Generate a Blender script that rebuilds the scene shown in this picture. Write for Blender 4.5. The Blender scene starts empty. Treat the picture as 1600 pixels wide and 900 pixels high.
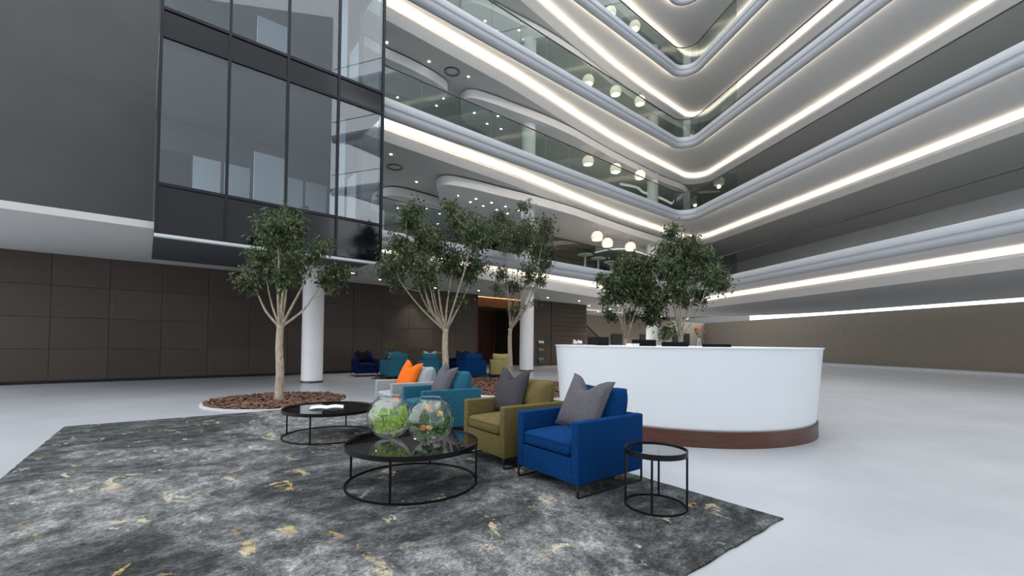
import bpy, math, random
from mathutils import Vector, Matrix

# ------------------------------------------------------------------ camera
SC = bpy.context.scene
COL = SC.collection
cam_data = bpy.data.cameras.new("camera")
cam = bpy.data.objects.new("camera", cam_data)
COL.objects.link(cam)
cam_data.sensor_width = 36.0
cam_data.lens = 683.2 / 1600 * 36.0
cam_data.shift_y = 69.87 / 1600
cam_data.clip_start = 0.05
cam_data.clip_end = 300
cam.matrix_world = (Matrix.Translation((0, 0, 1.30)) @ Matrix.Rotation(math.pi / 2 + 0.0224, 4, 'X')
                    @ Matrix.Rotation(0.0109, 4, 'Z'))
SC.camera = cam

# ------------------------------------------------------------------ daylight through the glass roof, exposure
world = bpy.data.worlds.new("overcast_sky")
SC.world = world
world.use_nodes = True
bg = world.node_tree.nodes["Background"]
bg.inputs[0].default_value = (0.93, 0.965, 1.0, 1)
bg.inputs[1].default_value = 1.32
SC.view_settings.view_transform = 'Standard'
SC.view_settings.look = 'None'
SC.view_settings.gamma = 1
SC.view_settings.exposure = 1.0
SC.view_settings.use_curve_mapping = False

# ------------------------------------------------------------------ materials
MATS = {}


def nt(name):
    m = bpy.data.materials.new(name)
    m.use_nodes = True
    n = m.node_tree
    return m, n, n.nodes["Principled BSDF"]


def rgb(c):
    """sRGB 0..255 to linear"""
    out = []
    for v in c:
        v = v / 255
        out.append(v / 12.92 if v <= .04045 else ((v + .055) / 1.055) ** 2.4)
    return (*out, 1)


def link(n, a, ao, b, bi):
    n.links.new(a.outputs[ao], b.inputs[bi])


def coords(n, scale=(1, 1, 1), rot=(0, 0, 0), kind='Object'):
    t = n.nodes.new('ShaderNodeTexCoord')
    mp = n.nodes.new('ShaderNodeMapping')
    mp.inputs['Scale'].default_value = scale
    mp.inputs['Rotation'].default_value = rot
    link(n, t, kind, mp, 'Vector')
    return mp


def noise(n, vec, scale, detail=4, rough=.6, dist=0):
    t = n.nodes.new('ShaderNodeTexNoise')
    t.inputs['Scale'].default_value = scale
    t.inputs['Detail'].default_value = detail
    t.inputs['Roughness'].default_value = rough
    t.inputs['Distortion'].default_value = dist
    if vec:
        link(n, vec, 'Vector', t, 'Vector')
    return t


def ramp(n, src, stops, out='Fac'):
    r = n.nodes.new('ShaderNodeValToRGB')
    el = r.color_ramp.elements
    while len(el) < len(stops):
        el.new(.5)
    for e, (p, c) in zip(el, stops):
        e.position = p
        e.color = c
    link(n, src, out, r, 'Fac')
    return r


def bump(n, src, out, strength, dist, bsdf):
    b = n.nodes.new('ShaderNodeBump')
    b.inputs['Strength'].default_value = strength
    b.inputs['Distance'].default_value = dist
    link(n, src, out, b, 'Height')
    link(n, b, 'Normal', bsdf, 'Normal')


def plain(name, col, rough=.5, metal=0, spec=.5, var=0.0, vscale=3, bmp=0):
    m, n, b = nt(name)
    c = rgb(col)
    b.inputs['Base Color'].default_value = c
    b.inputs['Roughness'].default_value = rough
    b.inputs['Metallic'].default_value = metal
    b.inputs['Specular IOR Level'].default_value = spec
    mp = coords(n)
    t = noise(n, mp, vscale, 5)
    lo = tuple(x * (1 - var) for x in c[:3]) + (1,)
    hi = tuple(min(1, x * (1 + var)) for x in c[:3]) + (1,)
    r = ramp(n, t, [(.3, lo), (.7, hi)])
    link(n, r, 'Color', b, 'Base Color')
    if bmp:
        t2 = noise(n, mp, 90, 3)
        bump(n, t2, 'Fac', bmp, .002, b)
    MATS[name] = m
    return m


def fabric(name, col, var=.34, rough=.95):
    m, n, b = nt(name)
    c = rgb(col)
    mp = coords(n, (190, 190, 34))
    mp2 = coords(n, (34, 34, 190))
    t1 = noise(n, mp, 1, 2)
    t2 = noise(n, mp2, 1, 2)
    mx = n.nodes.new('ShaderNodeMath')
    mx.operation = 'ADD'
    link(n, t1, 'Fac', mx, 0)
    link(n, t2, 'Fac', mx, 1)
    md = n.nodes.new('ShaderNodeMath')
    md.operation = 'MULTIPLY'
    md.inputs[1].default_value = .5
    link(n, mx, 0, md, 0)
    lo = tuple(x * (1 - var) for x in c[:3]) + (1,)
    hi = tuple(min(1, x * (1 + var)) for x in c[:3]) + (1,)
    r = ramp(n, md, [(.36, lo), (.64, hi)], 0)
    link(n, r, 'Color', b, 'Base Color')
    b.inputs['Roughness'].default_value = rough
    b.inputs['Specular IOR Level'].default_value = .08
    b.inputs['Sheen Weight'].default_value = .0
    b.inputs['Sheen Roughness'].default_value = .5
    bump(n, md, 0, .35, .0015, b)
    MATS[name] = m
    return m


def emission(name, col, strength, sample=True):
    m = bpy.data.materials.new(name)
    m.use_nodes = True
    n = m.node_tree
    n.nodes.clear()
    e = n.nodes.new('ShaderNodeEmission')
    e.inputs[0].default_value = (*col, 1)
    e.inputs[1].default_value = strength
    o = n.nodes.new('ShaderNodeOutputMaterial')
    link(n, e, 0, o, 0)
    if not sample:
        m.cycles.emission_sampling = 'NONE'
    MATS[name] = m
    return m


def thin_glass(name, tint, ior=1.5, rough=0.0, gain=1.0, absorb=None):
    """single-sheet glass: tinted transmission and Fresnel reflection"""
    m = bpy.data.materials.new(name)
    m.use_nodes = True
    n = m.node_tree
    n.nodes.clear()
    tr = n.nodes.new('ShaderNodeBsdfTransparent')
    tr.inputs[0].default_value = (*tint, 1)
    if absorb:      # longer way through the sheet when seen edge-on
        lw = n.nodes.new('ShaderNodeLayerWeight')
        lw.inputs[0].default_value = .35
        mixc = n.nodes.new('ShaderNodeMixRGB')
        mixc.inputs[1].default_value = (*tint, 1)
        mixc.inputs[2].default_value = (*absorb, 1)
        link(n, lw, 'Facing', mixc, 0)
        link(n, mixc, 0, tr, 0)
    gl = n.nodes.new('ShaderNodeBsdfGlossy')
    gl.inputs['Roughness'].default_value = rough
    # Schlick's form of the Fresnel law, the same from both sides of the sheet
    f0 = ((ior - 1) / (ior + 1)) ** 2 * 1.9
    fc = n.nodes.new('ShaderNodeLayerWeight')
    fc.inputs[0].default_value = .5
    pw = n.nodes.new('ShaderNodeMath')
    pw.operation = 'POWER'
    pw.inputs[1].default_value = 5
    link(n, fc, 'Facing', pw, 0)
    mu = n.nodes.new('ShaderNodeMath')
    mu.operation = 'MULTIPLY_ADD'
    mu.use_clamp = True
    mu.inputs[1].default_value = (1 - f0) * gain
    mu.inputs[2].default_value = f0 * gain
    link(n, pw, 0, mu, 0)
    mx = n.nodes.new('ShaderNodeMixShader')
    link(n, mu, 0, mx, 0)
    link(n, tr, 0, mx, 1)
    link(n, gl, 0, mx, 2)
    o = n.nodes.new('ShaderNodeOutputMaterial')
    link(n, mx, 0, o, 0)
    MATS[name] = m
    return m


def wood(name, c1, c2, scale=(14, 14, .7), rough=.5):
    m, n, b = nt(name)
    mp = coords(n, scale)
    t = noise(n, mp, 1.6, 6, .65, .6)
    oi = n.nodes.new('ShaderNodeObjectInfo')
    r = ramp(n, t, [(.3, rgb(c1)), (.7, rgb(c2))])
    hs = n.nodes.new('ShaderNodeHueSaturation')
    mr = n.nodes.new('ShaderNodeMapRange')
    mr.inputs['To Min'].default_value = .86
    mr.inputs['To Max'].default_value = 1.1
    link(n, oi, 'Random', mr, 'Value')
    link(n, mr, 0, hs, 'Value')
    link(n, r, 'Color', hs, 'Color')
    link(n, hs, 0, b, 'Base Color')
    b.inputs['Roughness'].default_value = rough
    bump(n, t, 'Fac', .15, .002, b)
    MATS[name] = m
    return m


plain('white_plaster', (226, 227, 228), .6, var=.02)
plain('ceiling_grey', (196, 196, 194), .85, var=.03)
plain('column_white', (240, 241, 243), .5, var=.02)
plain('desk_white', (232, 236, 240), .28, var=.01)
plain('black_metal', (22, 22, 24), .45, metal=.6, var=.1)
plain('dark_frame', (30, 32, 38), .4, metal=.5, var=.05)
plain('rear_grey', (206, 208, 210), .7, var=.05)
plain('fascia_paint', (188, 191, 197), .55, var=.02)
plain('rail_steel', (86, 90, 92), .35, metal=.8, var=.05)
plain('spandrel', (15, 17, 23), .12, var=.05)
plain('dark_back', (46, 46, 46), .5, var=.15, vscale=.6)
plain('lobby_beige', (150, 140, 126), .7, var=.05)
plain('lobby_grey', (176, 180, 182), .6, var=.04)
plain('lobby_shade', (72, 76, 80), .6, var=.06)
plain('panel_light', (208, 212, 214), .5, var=.02)
plain('door_dark', (34, 34, 34), .5, var=.1)
plain('black_plastic', (9, 9, 11), .65, spec=.2, var=.1)
plain('paper', (228, 228, 226), .7, var=.02)
plain('paper_grey', (120, 128, 134), .7, var=.35, vscale=30)
plain('stone_edge', (196, 198, 200), .6, var=.05)
plain('bar_top', (214, 212, 206), .4, var=.02)
plain('gold_print', (186, 160, 90), .5, var=.05)
plain('vent_beige', (176, 164, 148), .6, var=.03)
wood('veneer_v', (60, 50, 43), (78, 67, 59), (26, 26, .8))
wood('veneer_h', (58, 49, 42), (74, 63, 55), (1.1, 1.1, 30))
wood('slat_wood', (58, 48, 40), (84, 72, 62), (1.0, 1.0, 34))
wood('red_wood', (62, 34, 26), (92, 54, 40), (3, 3, 24), .35)
wood('warm_wood', (110, 72, 44), (146, 102, 66), (2, 2, 16))
wood('bark', (134, 120, 102), (200, 186, 166), (16, 16, 5), .9)
fabric('blue_fabric', (10, 52, 100))
fabric('olive_fabric', (102, 91, 58))
fabric('teal_fabric', (44, 94, 114))
fabric('grey_fabric', (152, 156, 162))
fabric('navy_fabric', (16, 30, 70))
fabric('lime_fabric', (160, 152, 100))
fabric('grey_cushion', (90, 88, 93), .26)
fabric('charcoal_cushion', (66, 64, 69), .26)
fabric('orange_cushion', (222, 106, 34), .12)
fabric('dark_cushion', (24, 22, 28), .2)
fabric('pale_cushion', (170, 178, 182), .15)
fabric('night_cushion', (26, 44, 74), .2)
thin_glass('balustrade_glass', (.74, .80, .765), 1.45, gain=.9)
thin_glass('tower_glass', (.74, .80, .84), 1.5, gain=1.2)
thin_glass('table_glass', (.11, .115, .12), 1.7, .015, gain=1.5)
thin_glass('bowl_glass', (.97, .985, .98), 1.55, gain=1.3, absorb=(.90, .93, .92))
emission('led_warm', (1.0, .82, .64), 4.2)
emission('led_line', (1.0, .84, .66), 6.0)
emission('led_amber', (1.0, .52, .2), 1.2)
emission('downlight_glow', (1.0, .95, .84), 8, False)
emission('lamp_glow', (1.0, .93, .80), 1.2, False)
emission('lightstrip', (1.0, .93, .84), .38, False)


def mk_floor():
    m, n, b = nt('polished_stone')
    mp = coords(n)
    t = noise(n, mp, .7, 6, .6)
    r = ramp(n, t, [(.3, rgb((164, 167, 172))), (.7, rgb((180, 183, 188)))])
    link(n, r, 'Color', b, 'Base Color')
    t2 = noise(n, mp, 3, 4)
    r2 = ramp(n, t2, [(.3, (.30,) * 3 + (1,)), (.7, (.36,) * 3 + (1,))])
    link(n, r2, 'Color', b, 'Roughness')
    MATS['polished_stone'] = m


def mk_rug():
    m, n, b = nt('abstract_rug')

    def mix(fac, c1, c2, fo='Color'):
        x = n.nodes.new('ShaderNodeMixRGB')
        link(n, fac, fo, x, 0)
        if isinstance(c1, tuple):
            x.inputs[1].default_value = c1
        else:
            link(n, c1, 'Color', x, 1)
        if isinstance(c2, tuple):
            x.inputs[2].default_value = c2
        else:
            link(n, c2, 'Color', x, 2)
        return x
    W, K = (1, 1, 1, 1), (0, 0, 0, 1)
    mp = coords(n, (1, 1, 1))
    streak = coords(n, (1.7, 1, 1), (0, 0, .75))
    cross = coords(n, (1, 1.5, 1), (0, 0, .1))
    big = noise(n, mp, .5, 6, .62, .8)
    st = noise(n, streak, 3.2, 12, .8, .3)
    st2 = noise(n, cross, 3.8, 12, .82, .3)
    fine = noise(n, coords(n, (1.6, 1, 1), (0, 0, .75)), 34, 9, .82)
    base = ramp(n, st, [(.34, rgb((37, 39, 40))), (.47, rgb((62, 64, 65))), (.56, rgb((86, 89, 91))), (.68, rgb((124, 127, 129)))])
    base2 = ramp(n, st2, [(.36, rgb((62, 64, 65))), (.5, rgb((112, 113, 113))), (.64, rgb((164, 164, 163)))])
    bfac = ramp(n, big, [(.465, K), (.535, W)])
    col = mix(bfac, base, base2)
    dark = noise(n, coords(n, (1.4, 1, 1), (0, 0, .4)), 1.1, 9, .7, .4)
    dfac = ramp(n, dark, [(.53, K), (.62, (.55, .55, .55, 1))])
    col = mix(dfac, col, rgb((46, 48, 46)))
    fr = ramp(n, fine, [(.36, (.36, .36, .37, 1)), (.5, (.92, .92, .92, 1)), (.64, (1.8, 1.8, 1.8, 1))])
    mul = n.nodes.new('ShaderNodeMixRGB')
    mul.blend_type = 'MULTIPLY'
    mul.inputs[0].default_value = 1
    link(n, col, 'Color', mul, 1)
    link(n, fr, 'Color', mul, 2)
    # worn cream and mustard flecks
    fl = noise(n, coords(n, (1, 1.7, 1), (0, 0, .5)), 2.6, 7, .66, .7)
    flf = ramp(n, fl, [(.60, K), (.635, W)])
    br = ramp(n, fine, [(.40, K), (.54, W)])
    fm = mix(br, K, flf)
    yc = noise(n, mp, 1.4, 2)
    ycr = ramp(n, yc, [(.46, rgb((192, 184, 160))), (.64, rgb((176, 144, 80)))])
    fin = n.nodes.new('ShaderNodeMixRGB')
    link(n, fm, 'Color', fin, 0)
    link(n, mul, 'Color', fin, 1)
    link(n, ycr, 'Color', fin, 2)
    link(n, fin, 'Color', b, 'Base Color')
    b.inputs['Roughness'].default_value = 1
    b.inputs['Specular IOR Level'].default_value = .1
    bump(n, fine, 'Fac', .5, .006, b)
    MATS['abstract_rug'] = m


def mk_leaf(name, c1, c2, c3):
    m, n, b = nt(name)
    mp = coords(n)
    t = noise(n, mp, 5, 4)
    r = ramp(n, t, [(.3, rgb(c1)), (.5, rgb(c2)), (.72, rgb(c3))])
    link(n, r, 'Color', b, 'Base Color')
    b.inputs['Roughness'].default_value = .32
    b.inputs['Subsurface Weight'].default_value = 0
    b.inputs['Transmission Weight'].default_value = 0
    tl = n.nodes.new('ShaderNodeBsdfTranslucent')
    link(n, r, 'Color', tl, 0)
    mx = n.nodes.new('ShaderNodeMixShader')
    mx.inputs[0].default_value = .22
    out = n.nodes['Material Output']
    link(n, b, 0, mx, 1)
    link(n, tl, 0, mx, 2)
    link(n, mx, 0, out, 0)
    MATS[name] = m


def mk_mulch():
    m, n, b = nt('mulch_bark')
    oi = noise(n, coords(n), 9, 4)
    r = ramp(n, oi, [(.3, rgb((52, 34, 28))), (.5, rgb((104, 72, 58))), (.7, rgb((150, 122, 104)))])
    link(n, r, 'Color', b, 'Base Color')
    b.inputs['Roughness'].default_value = .9
    MATS['mulch_bark'] = m


mk_floor()
mk_rug()
mk_mulch()
mk_leaf('ficus_leaf', (36, 54, 32), (66, 84, 50), (122, 134, 90))
mk_leaf('lime_leaf', (128, 168, 40), (176, 208, 84), (214, 228, 150))
mk_leaf('moss_leaf', (40, 80, 36), (78, 124, 58), (132, 164, 90))
plain('petal_orange', (216, 126, 56), .6, var=.15, vscale=30)
plain('petal_gold', (206, 158, 88), .6, var=.15, vscale=30)
plain('petal_peach', (222, 188, 124), .6, var=.12, vscale=30)
plain('flower_dark', (120, 84, 30), .7, var=.3, vscale=40)
plain('stem_green', (74, 96, 48), .6, var=.1)


# ------------------------------------------------------------------ mesh helpers
class MB:
    def __init__(self):
        self.v = []
        self.f = []
        self.s = []

    def add(self, verts, faces, smooth=False):
        o = len(self.v)
        self.v += [tuple(p) for p in verts]
        self.f += [tuple(i + o for i in f) for f in faces]
        self.s += [smooth] * len(faces)
        return self

    def xform(self, M, start=0):
        self.v[start:] = [tuple(M @ Vector(p)) for p in self.v[start:]]
        return self

    def box(self, a, b):
        (x0, y0, z0), (x1, y1, z1) = a, b
        v = [(x0, y0, z0), (x1, y0, z0), (x1, y1, z0), (x0, y1, z0), (x0, y0, z1), (x1, y0, z1), (x1, y1, z1), (x0, y1, z1)]
        return self.add(v, [(0, 3, 2, 1), (4, 5, 6, 7), (0, 1, 5, 4), (1, 2, 6, 5), (2, 3, 7, 6), (3, 0, 4, 7)])

    def rbox(self, a, b, r, n=3, crown=0.0, inner=2):
        """box with rounded edges; crown lifts the middle of the top"""
        c = [(a[i] + b[i]) / 2 for i in range(3)]
        h = [(b[i] - a[i]) / 2 for i in range(3)]
        r = min(r, *[x * .98 for x in h])

        def axis(hh):
            k = [-hh + r * (1 - math.cos(math.pi / 4 * i / n) * 1.0) for i in range(0)]
            t = [math.tan(-math.pi / 4 + math.pi / 4 * i / n) for i in range(n + 1)]
            lo = [-hh + r + r * x for x in t]
            mid = [(-hh + r) + (2 * hh - 2 * r) * (i + 1) / (inner + 1) for i in range(inner)]
            hi = [-x for x in reversed(lo)]
            return lo + mid + hi
        for ax in range(3):
            o1, o2 = (ax + 1) % 3, (ax + 2) % 3
            A, B = axis(h[o1]), axis(h[o2])
            for sgn in (-1, 1):
                vs = []
                for p in A:
                    for q in B:
                        P = [0, 0, 0]
                        P[ax] = sgn * h[ax]
                        P[o1] = p
                        P[o2] = q
                        core = [max(-h[i] + r, min(h[i] - r, P[i])) for i in range(3)]
                        d = Vector([P[i] - core[i] for i in range(3)])
                        d = d.normalized() * r if d.length > 1e-9 else d
                        Q = [core[i] + d[i] for i in range(3)]
                        if crown and Q[2] > 0:
                            Q[2] += crown * (1 - (Q[0] / h[0]) ** 2) * (1 - (Q[1] / h[1]) ** 2) * (Q[2] / h[2])
                        vs.append([Q[i] + c[i] for i in range(3)])
                nb = len(B)
                fs = []
                for i in range(len(A) - 1):
                    for j in range(nb - 1):
                        q = (i * nb + j, (i + 1) * nb + j, (i + 1) * nb + j + 1, i * nb + j + 1)
                        fs.append(q if sgn > 0 else q[::-1])
                self.add(vs, fs, True)
        return self

    def tube(self, pts, rad, n=8, caps=True, closed=False, smooth=True):
        P = [Vector(p) for p in pts]
        m = len(P)
        rads = rad if isinstance(rad, (list, tuple)) else [rad] * m
        vs = []
        up = None
        for i, p in enumerate(P):
            if closed:
                t = (P[(i + 1) % m] - P[i - 1]).normalized()
            else:
                t = (P[min(i + 1, m - 1)] - P[max(i - 1, 0)]).normalized()
            if up is None:
                up = Vector((0, 0, 1)) if abs(t.z) < .9 else Vector((1, 0, 0))
            s = t.cross(up)
            if s.length < 1e-4:
                s = t.orthogonal()
            s.normalize()
            up2 = s.cross(t).normalized()
            up = up2
            for k in range(n):
                a = 2 * math.pi * k / n
                vs.append(p + (s * math.cos(a) + up2 * math.sin(a)) * rads[i])
        fs = []
        for i in range(m if closed else m - 1):
            j = (i + 1) % m
            for k in range(n):
                l = (k + 1) % n
                fs.append((i * n + k, i * n + l, j * n + l, j * n + k))
        self.add(vs, fs, smooth)
        if caps and not closed:
            o = len(self.v) - len(vs)
            self.f += [tuple(o + k for k in range(n))[::-1], tuple(o + (m - 1) * n + k for k in range(n))]
            self.s += [False, False]
        return self

    def ring(self, c, r, z0, z1, th, n=64):
        """flat-walled ring: outer radius r, thickness th, from z0 to z1"""
        vs, fs = [], []
        for k in range(n):
            a = 2 * math.pi * k / n
            ca, sa = math.cos(a), math.sin(a)
            for rr, z in ((r, z0), (r, z1), (r - th, z1), (r - th, z0)):
                vs.append((c[0] + rr * ca, c[1] + rr * sa, z))
        for k in range(n):
            l = (k + 1) % n
            for q in range(4):
                w = (q + 1) % 4
                fs.append((k * 4 + q, l * 4 + q, l * 4 + w, k * 4 + w))
        return self.add(vs, fs)

    def lathe(self, prof, c=(0, 0, 0), n=32, smooth=True):
        vs, fs = [], []
        m = len(prof)
        for k in range(n):
            a = 2 * math.pi * k / n
            for r, z in prof:
                vs.append((c[0] + r * math.cos(a), c[1] + r * math.sin(a), c[2] + z))
        for k in range(n):
            l = (k + 1) % n
            for i in range(m - 1):
                fs.append((k * m + i, l * m + i, l * m + i + 1, k * m + i + 1))
        return self.add(vs, fs, smooth)

    def disc(self, c, r, n=48, flip=False):
        vs = [(c[0] + r * math.cos(2 * math.pi * k / n), c[1] + r * math.sin(2 * math.pi * k / n), c[2]) for k in range(n)]
        f = tuple(range(n))
        return self.add(vs, [f[::-1] if flip else f])

    def prism(self, poly, z0, z1, smooth_side=False):
        n = len(poly)
        vs = [(x, y, z0) for x, y in poly] + [(x, y, z1) for x, y in poly]
        self.add(vs, [tuple(range(n))[::-1], tuple(range(n, 2 * n))])
        self.add(vs, [(i, (i + 1) % n, n + (i + 1) % n, n + i) for i in range(n)], smooth_side)
        return self

    def loft(self, rows, smooth=True):
        n = len(rows[0])
        vs = [p for r in rows for p in r]
        fs = []
        for i in range(len(rows) - 1):
            for k in range(n - 1):
                fs.append((i * n + k, i * n + k + 1, (i + 1) * n + k + 1, (i + 1) * n + k))
        return self.add(vs, fs, smooth)

    def mesh(self, name, mat):
        me = bpy.data.meshes.new(name)
        me.from_pydata(self.v, [], self.f)
        me.polygons.foreach_set('use_smooth', self.s)
        me.materials.append(MATS[mat])
        me.update()
        return me

    def build(self, name, mat, parent=None, **kw):
        return link_obj(name, self.mesh(name, mat), parent, **kw)


def link_obj(name, me, parent=None, loc=None, rotz=None, label=None, cat=None, group=None, kind=None):
    o = bpy.data.objects.new(name, me)
    COL.objects.link(o)
    if parent:
        o.parent = parent
    if loc:
        o.location = loc
    if rotz is not None:
        o.rotation_euler = (0, 0, rotz)
    tag(o, label, cat, group, kind)
    return o


def tag(o, label=None, cat=None, group=None, kind=None):
    for k, v in (('label', label), ('category', cat), ('group', group), ('kind', kind)):
        if v:
            o[k] = v
    return o


def thing(name, loc=(0, 0, 0), rotz=0, label=None, cat=None, group=None, kind=None):
    o = bpy.data.objects.new(name, None)
    o.empty_display_size = .1
    return_obj = o
    COL.objects.link(o)
    o.location = loc
    o.rotation_euler = (0, 0, rotz)
    tag(o, label, cat, group, kind)
    return return_obj


def copy_tree(o, parent=None):
    c = o.copy()
    COL.objects.link(c)
    c.parent = parent
    for ch in list(o.children):
        copy_tree(ch, c)
    return c


def lerp(a, b, t):
    return a + (b - a) * t


def interp(tab, x):
    if x <= tab[0][0]:
        return tab[0][1]
    for (x0, y0), (x1, y1) in zip(tab, tab[1:]):
        if x <= x1:
            t = (x - x0) / (x1 - x0)
            return lerp(y0, y1, t)
    return tab[-1][1]


def spline(pts, n):
    """Catmull-Rom through points, n samples per span"""
    P = [Vector(p) for p in pts]
    P = [P[0] * 2 - P[1]] + P + [P[-1] * 2 - P[-2]]
    out = []
    for i in range(1, len(P) - 2):
        for k in range(n):
            t = k / n
            a, b, c, d = P[i - 1], P[i], P[i + 1], P[i + 2]
            out.append(.5 * ((2 * b) + (c - a) * t + (2 * a - 5 * b + 4 * c - d) * t * t + (3 * b - a - 3 * c + d) * t ** 3))
    out.append(P[-2])
    return out


# ------------------------------------------------------------------ building frame: u along the galleries, w into the building
TH = .8723
DU = Vector((math.sin(TH), math.cos(TH)))
DW = Vector((-math.cos(TH), math.sin(TH)))
P0 = DW * 12.347
BROT = math.atan2(DU.y, DU.x)          # a box with x along u and y along w


def B(u, w, z=0.0):
    q = P0 + DU * u + DW * w
    return Vector((q.x, q.y, z))


BM = Matrix.Translation((P0.x, P0.y, 0)) @ Matrix.Rotation(BROT, 4, 'Z')   # (u, w, z) -> world

# ------------------------------------------------------------------ the setting
def bobj(mb, name, mat, parent=None, **kw):
    """mesh given in (u, w, z); top-level objects get the building frame as their matrix"""
    o = mb.build(name, mat, parent, **kw)
    if parent is None:
        o.matrix_world = BM
    return o


MB().box((-32, -22, -.1), (34, 60, 0)).build('floor', 'polished_stone', kind='structure')

ZG = 3.68                                   # ceiling of the ground floor


def panel_wall(wall, u0, u1, w, z0, z1, cols, rows, mat_a, mat_b, th=.03, gap=.012, seed=1):
    rnd = random.Random(seed)
    du, dz = (u1 - u0) / cols, (z1 - z0) / rows
    meshes = [MB().box((gap / 2, -th, gap / 2), (du - gap / 2, 0, dz - gap / 2)).mesh('panel', m) for m in (mat_a, mat_b)]
    for i in range(cols):
        for j in range(rows):
            link_obj('panel', meshes[rnd.random() < .42], wall, (u0 + i * du, w - rnd.random() * .012, z0 + j * dz))


# brown veneer wall behind the far seating, in panels
wall = bobj(MB().box((-4.5, 5.5, 0), (12.62, 5.8, ZG + .1)), 'wall_back', 'veneer_v', kind='structure')
panel_wall(wall, -4.5, 12.62, 5.5, .08, ZG, 14, 4, 'veneer_v', 'veneer_h')
bobj(MB().box((-4.5, 5.44, 0), (12.62, 5.47, .08)), 'baseboard_back', 'dark_frame', kind='structure')
# corridor recess between the two veneer walls
bobj(MB().box((12.62, 5.5, 0), (12.74, 9.0, ZG)), 'wall_corridor_left', 'red_wood', kind='structure')
wc = bobj(MB().box((12.62, 9.0, 0), (16.5, 9.2, ZG)), 'wall_corridor_back', 'red_wood', kind='structure')
panel_wall(wc, 12.74, 16.38, 9.0, .02, 3.1, 4, 2, 'red_wood', 'red_wood', seed=3)
bobj(MB().box((12.74, 6.2, 3.18), (16.38, 9.0, ZG)), 'ceiling_corridor', 'warm_wood', kind='structure')
bobj(MB().box((12.8, 5.98, 3.64), (16.3, 6.01, 3.665)), 'cove_light_corridor', 'led_amber',
     label='amber cove light glowing at the top of the dark corridor', cat='light')
d = bobj(MB().box((13.15, 8.86, 0), (14.35, 8.95, 2.15)), 'door_1', 'door_dark', kind='structure')
bobj(MB().box((13.05, 8.84, 0), (13.15, 8.97, 2.25)).box((14.35, 8.84, 0), (14.45, 8.97, 2.25)).box((13.05, 8.84, 2.15), (14.45, 8.97, 2.25)),
     'door_frame', 'dark_frame', d)
bobj(MB().box((13.2, 8.83, 1.2), (13.26, 8.86, 1.5)), 'door_plate', 'panel_light', d)
# second veneer wall with horizontal boards, leaflet rack on its left return
wr = bobj(MB().box((16.38, 5.5, 0), (20.95, 8.8, ZG)), 'wall_slatted', 'slat_wood', kind='structure')
for k in range(13):
    bobj(MB().box((17.9, 5.44 - .012 * (k % 2), .05 + k * .279), (20.95, 5.5, .05 + k * .279 + .262)), 'board', 'slat_wood', wr)
bobj(MB().box((16.4, 5.45, .05), (17.86, 5.5, ZG)), 'panel', 'veneer_v', wr)
for k, (z, lab) in enumerate(((1.28, 'top'), (.86, 'middle'), (.34, 'bottom'))):
    r = thing('leaflet_holder', B(17.05, 5.40, z), BROT, f'{lab} one of three leaflet holders on the dark wall beside the column', 'leaflet holder', 'leaflet holders by the column')
    MB().box((-.22, -.03, -.16), (.22, 0, -.14)).box((-.22, -.03, -.14), (.22, -.02, 0)).build('tray', 'rail_steel', r)
    MB().box((-.2, -.018, -.13), (-.01, -.004, .14)).box((.01, -.018, -.13), (.2, -.004, .12)).build('leaflets', 'paper_grey' if k else 'paper', r)
# the lobby beyond
wl = bobj(MB().box((16.5, 11.4, 0), (62, 11.7, ZG)), 'wall_lobby', 'lobby_beige', kind='structure')
for k, (u0, u1, h) in enumerate(((31.25, 32.83, 2.14), (35.62, 36.46, 2.22), (41.4, 42.5, 2.42), (43.6, 44.8, 2.46))):
    dd = bobj(MB().box((u0, 11.32, 0), (u1, 11.4, h)), f'door_{k + 2}', 'door_dark', kind='structure')
    bobj(MB().box((u0 + .62 * (u1 - u0), 11.28, .95), (u0 + .66 * (u1 - u0), 11.32, 1.25)), 'handle', 'rail_steel', dd)

# ceiling of the ground floor left of the galleries and over the lobby is part of the lowest gallery (below)
bobj(MB().box((-4.5, -.12, ZG), (5.2, 12, ZG + .15)), 'ceiling', 'ceiling_grey', kind='structure')

# plain white walls that close the atrium left of the tower, on the right and behind the camera
bobj(MB().box((-14.3, -34, 0), (-14, -10, 26)), 'wall_left', 'white_plaster', kind='structure')
MB().prism([(14.5, -1), (5, -26), (5.3, -26.2), (14.9, -1.2)], 0, 26).build('wall_rear', 'rear_grey', kind='structure')
_q = Vector((22.3, -.97)) + Vector((.866, -.5)) * 9.8
_d = Vector((-.5, -.866))
_a, _b = _q + _d * -27, _q + _d * 26
_n = Vector((.866, -.5)) * .3
bobj(MB().prism([tuple(_a), tuple(_b), tuple(_b + _n), tuple(_a + _n)][::-1], 3.7, 26), 'wall_right', 'rear_grey', kind='structure')
_m = Vector((.866, -.5)) * 6.5
bobj(MB().prism([tuple(q + _m) for q in (_a, _b, _b + _n, _a + _n)][::-1], 0, 3.7), 'wall_lobby_right', 'lobby_beige', kind='structure')
bobj(MB().box((-4.5, 12.0, 0), (62, 12.3, 25)), 'wall_far', 'dark_back', kind='structure')

# ------------------------------------------------------------------ galleries
D2 = Vector((-.5, -.866))
N2 = Vector((.866, -.5))


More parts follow.
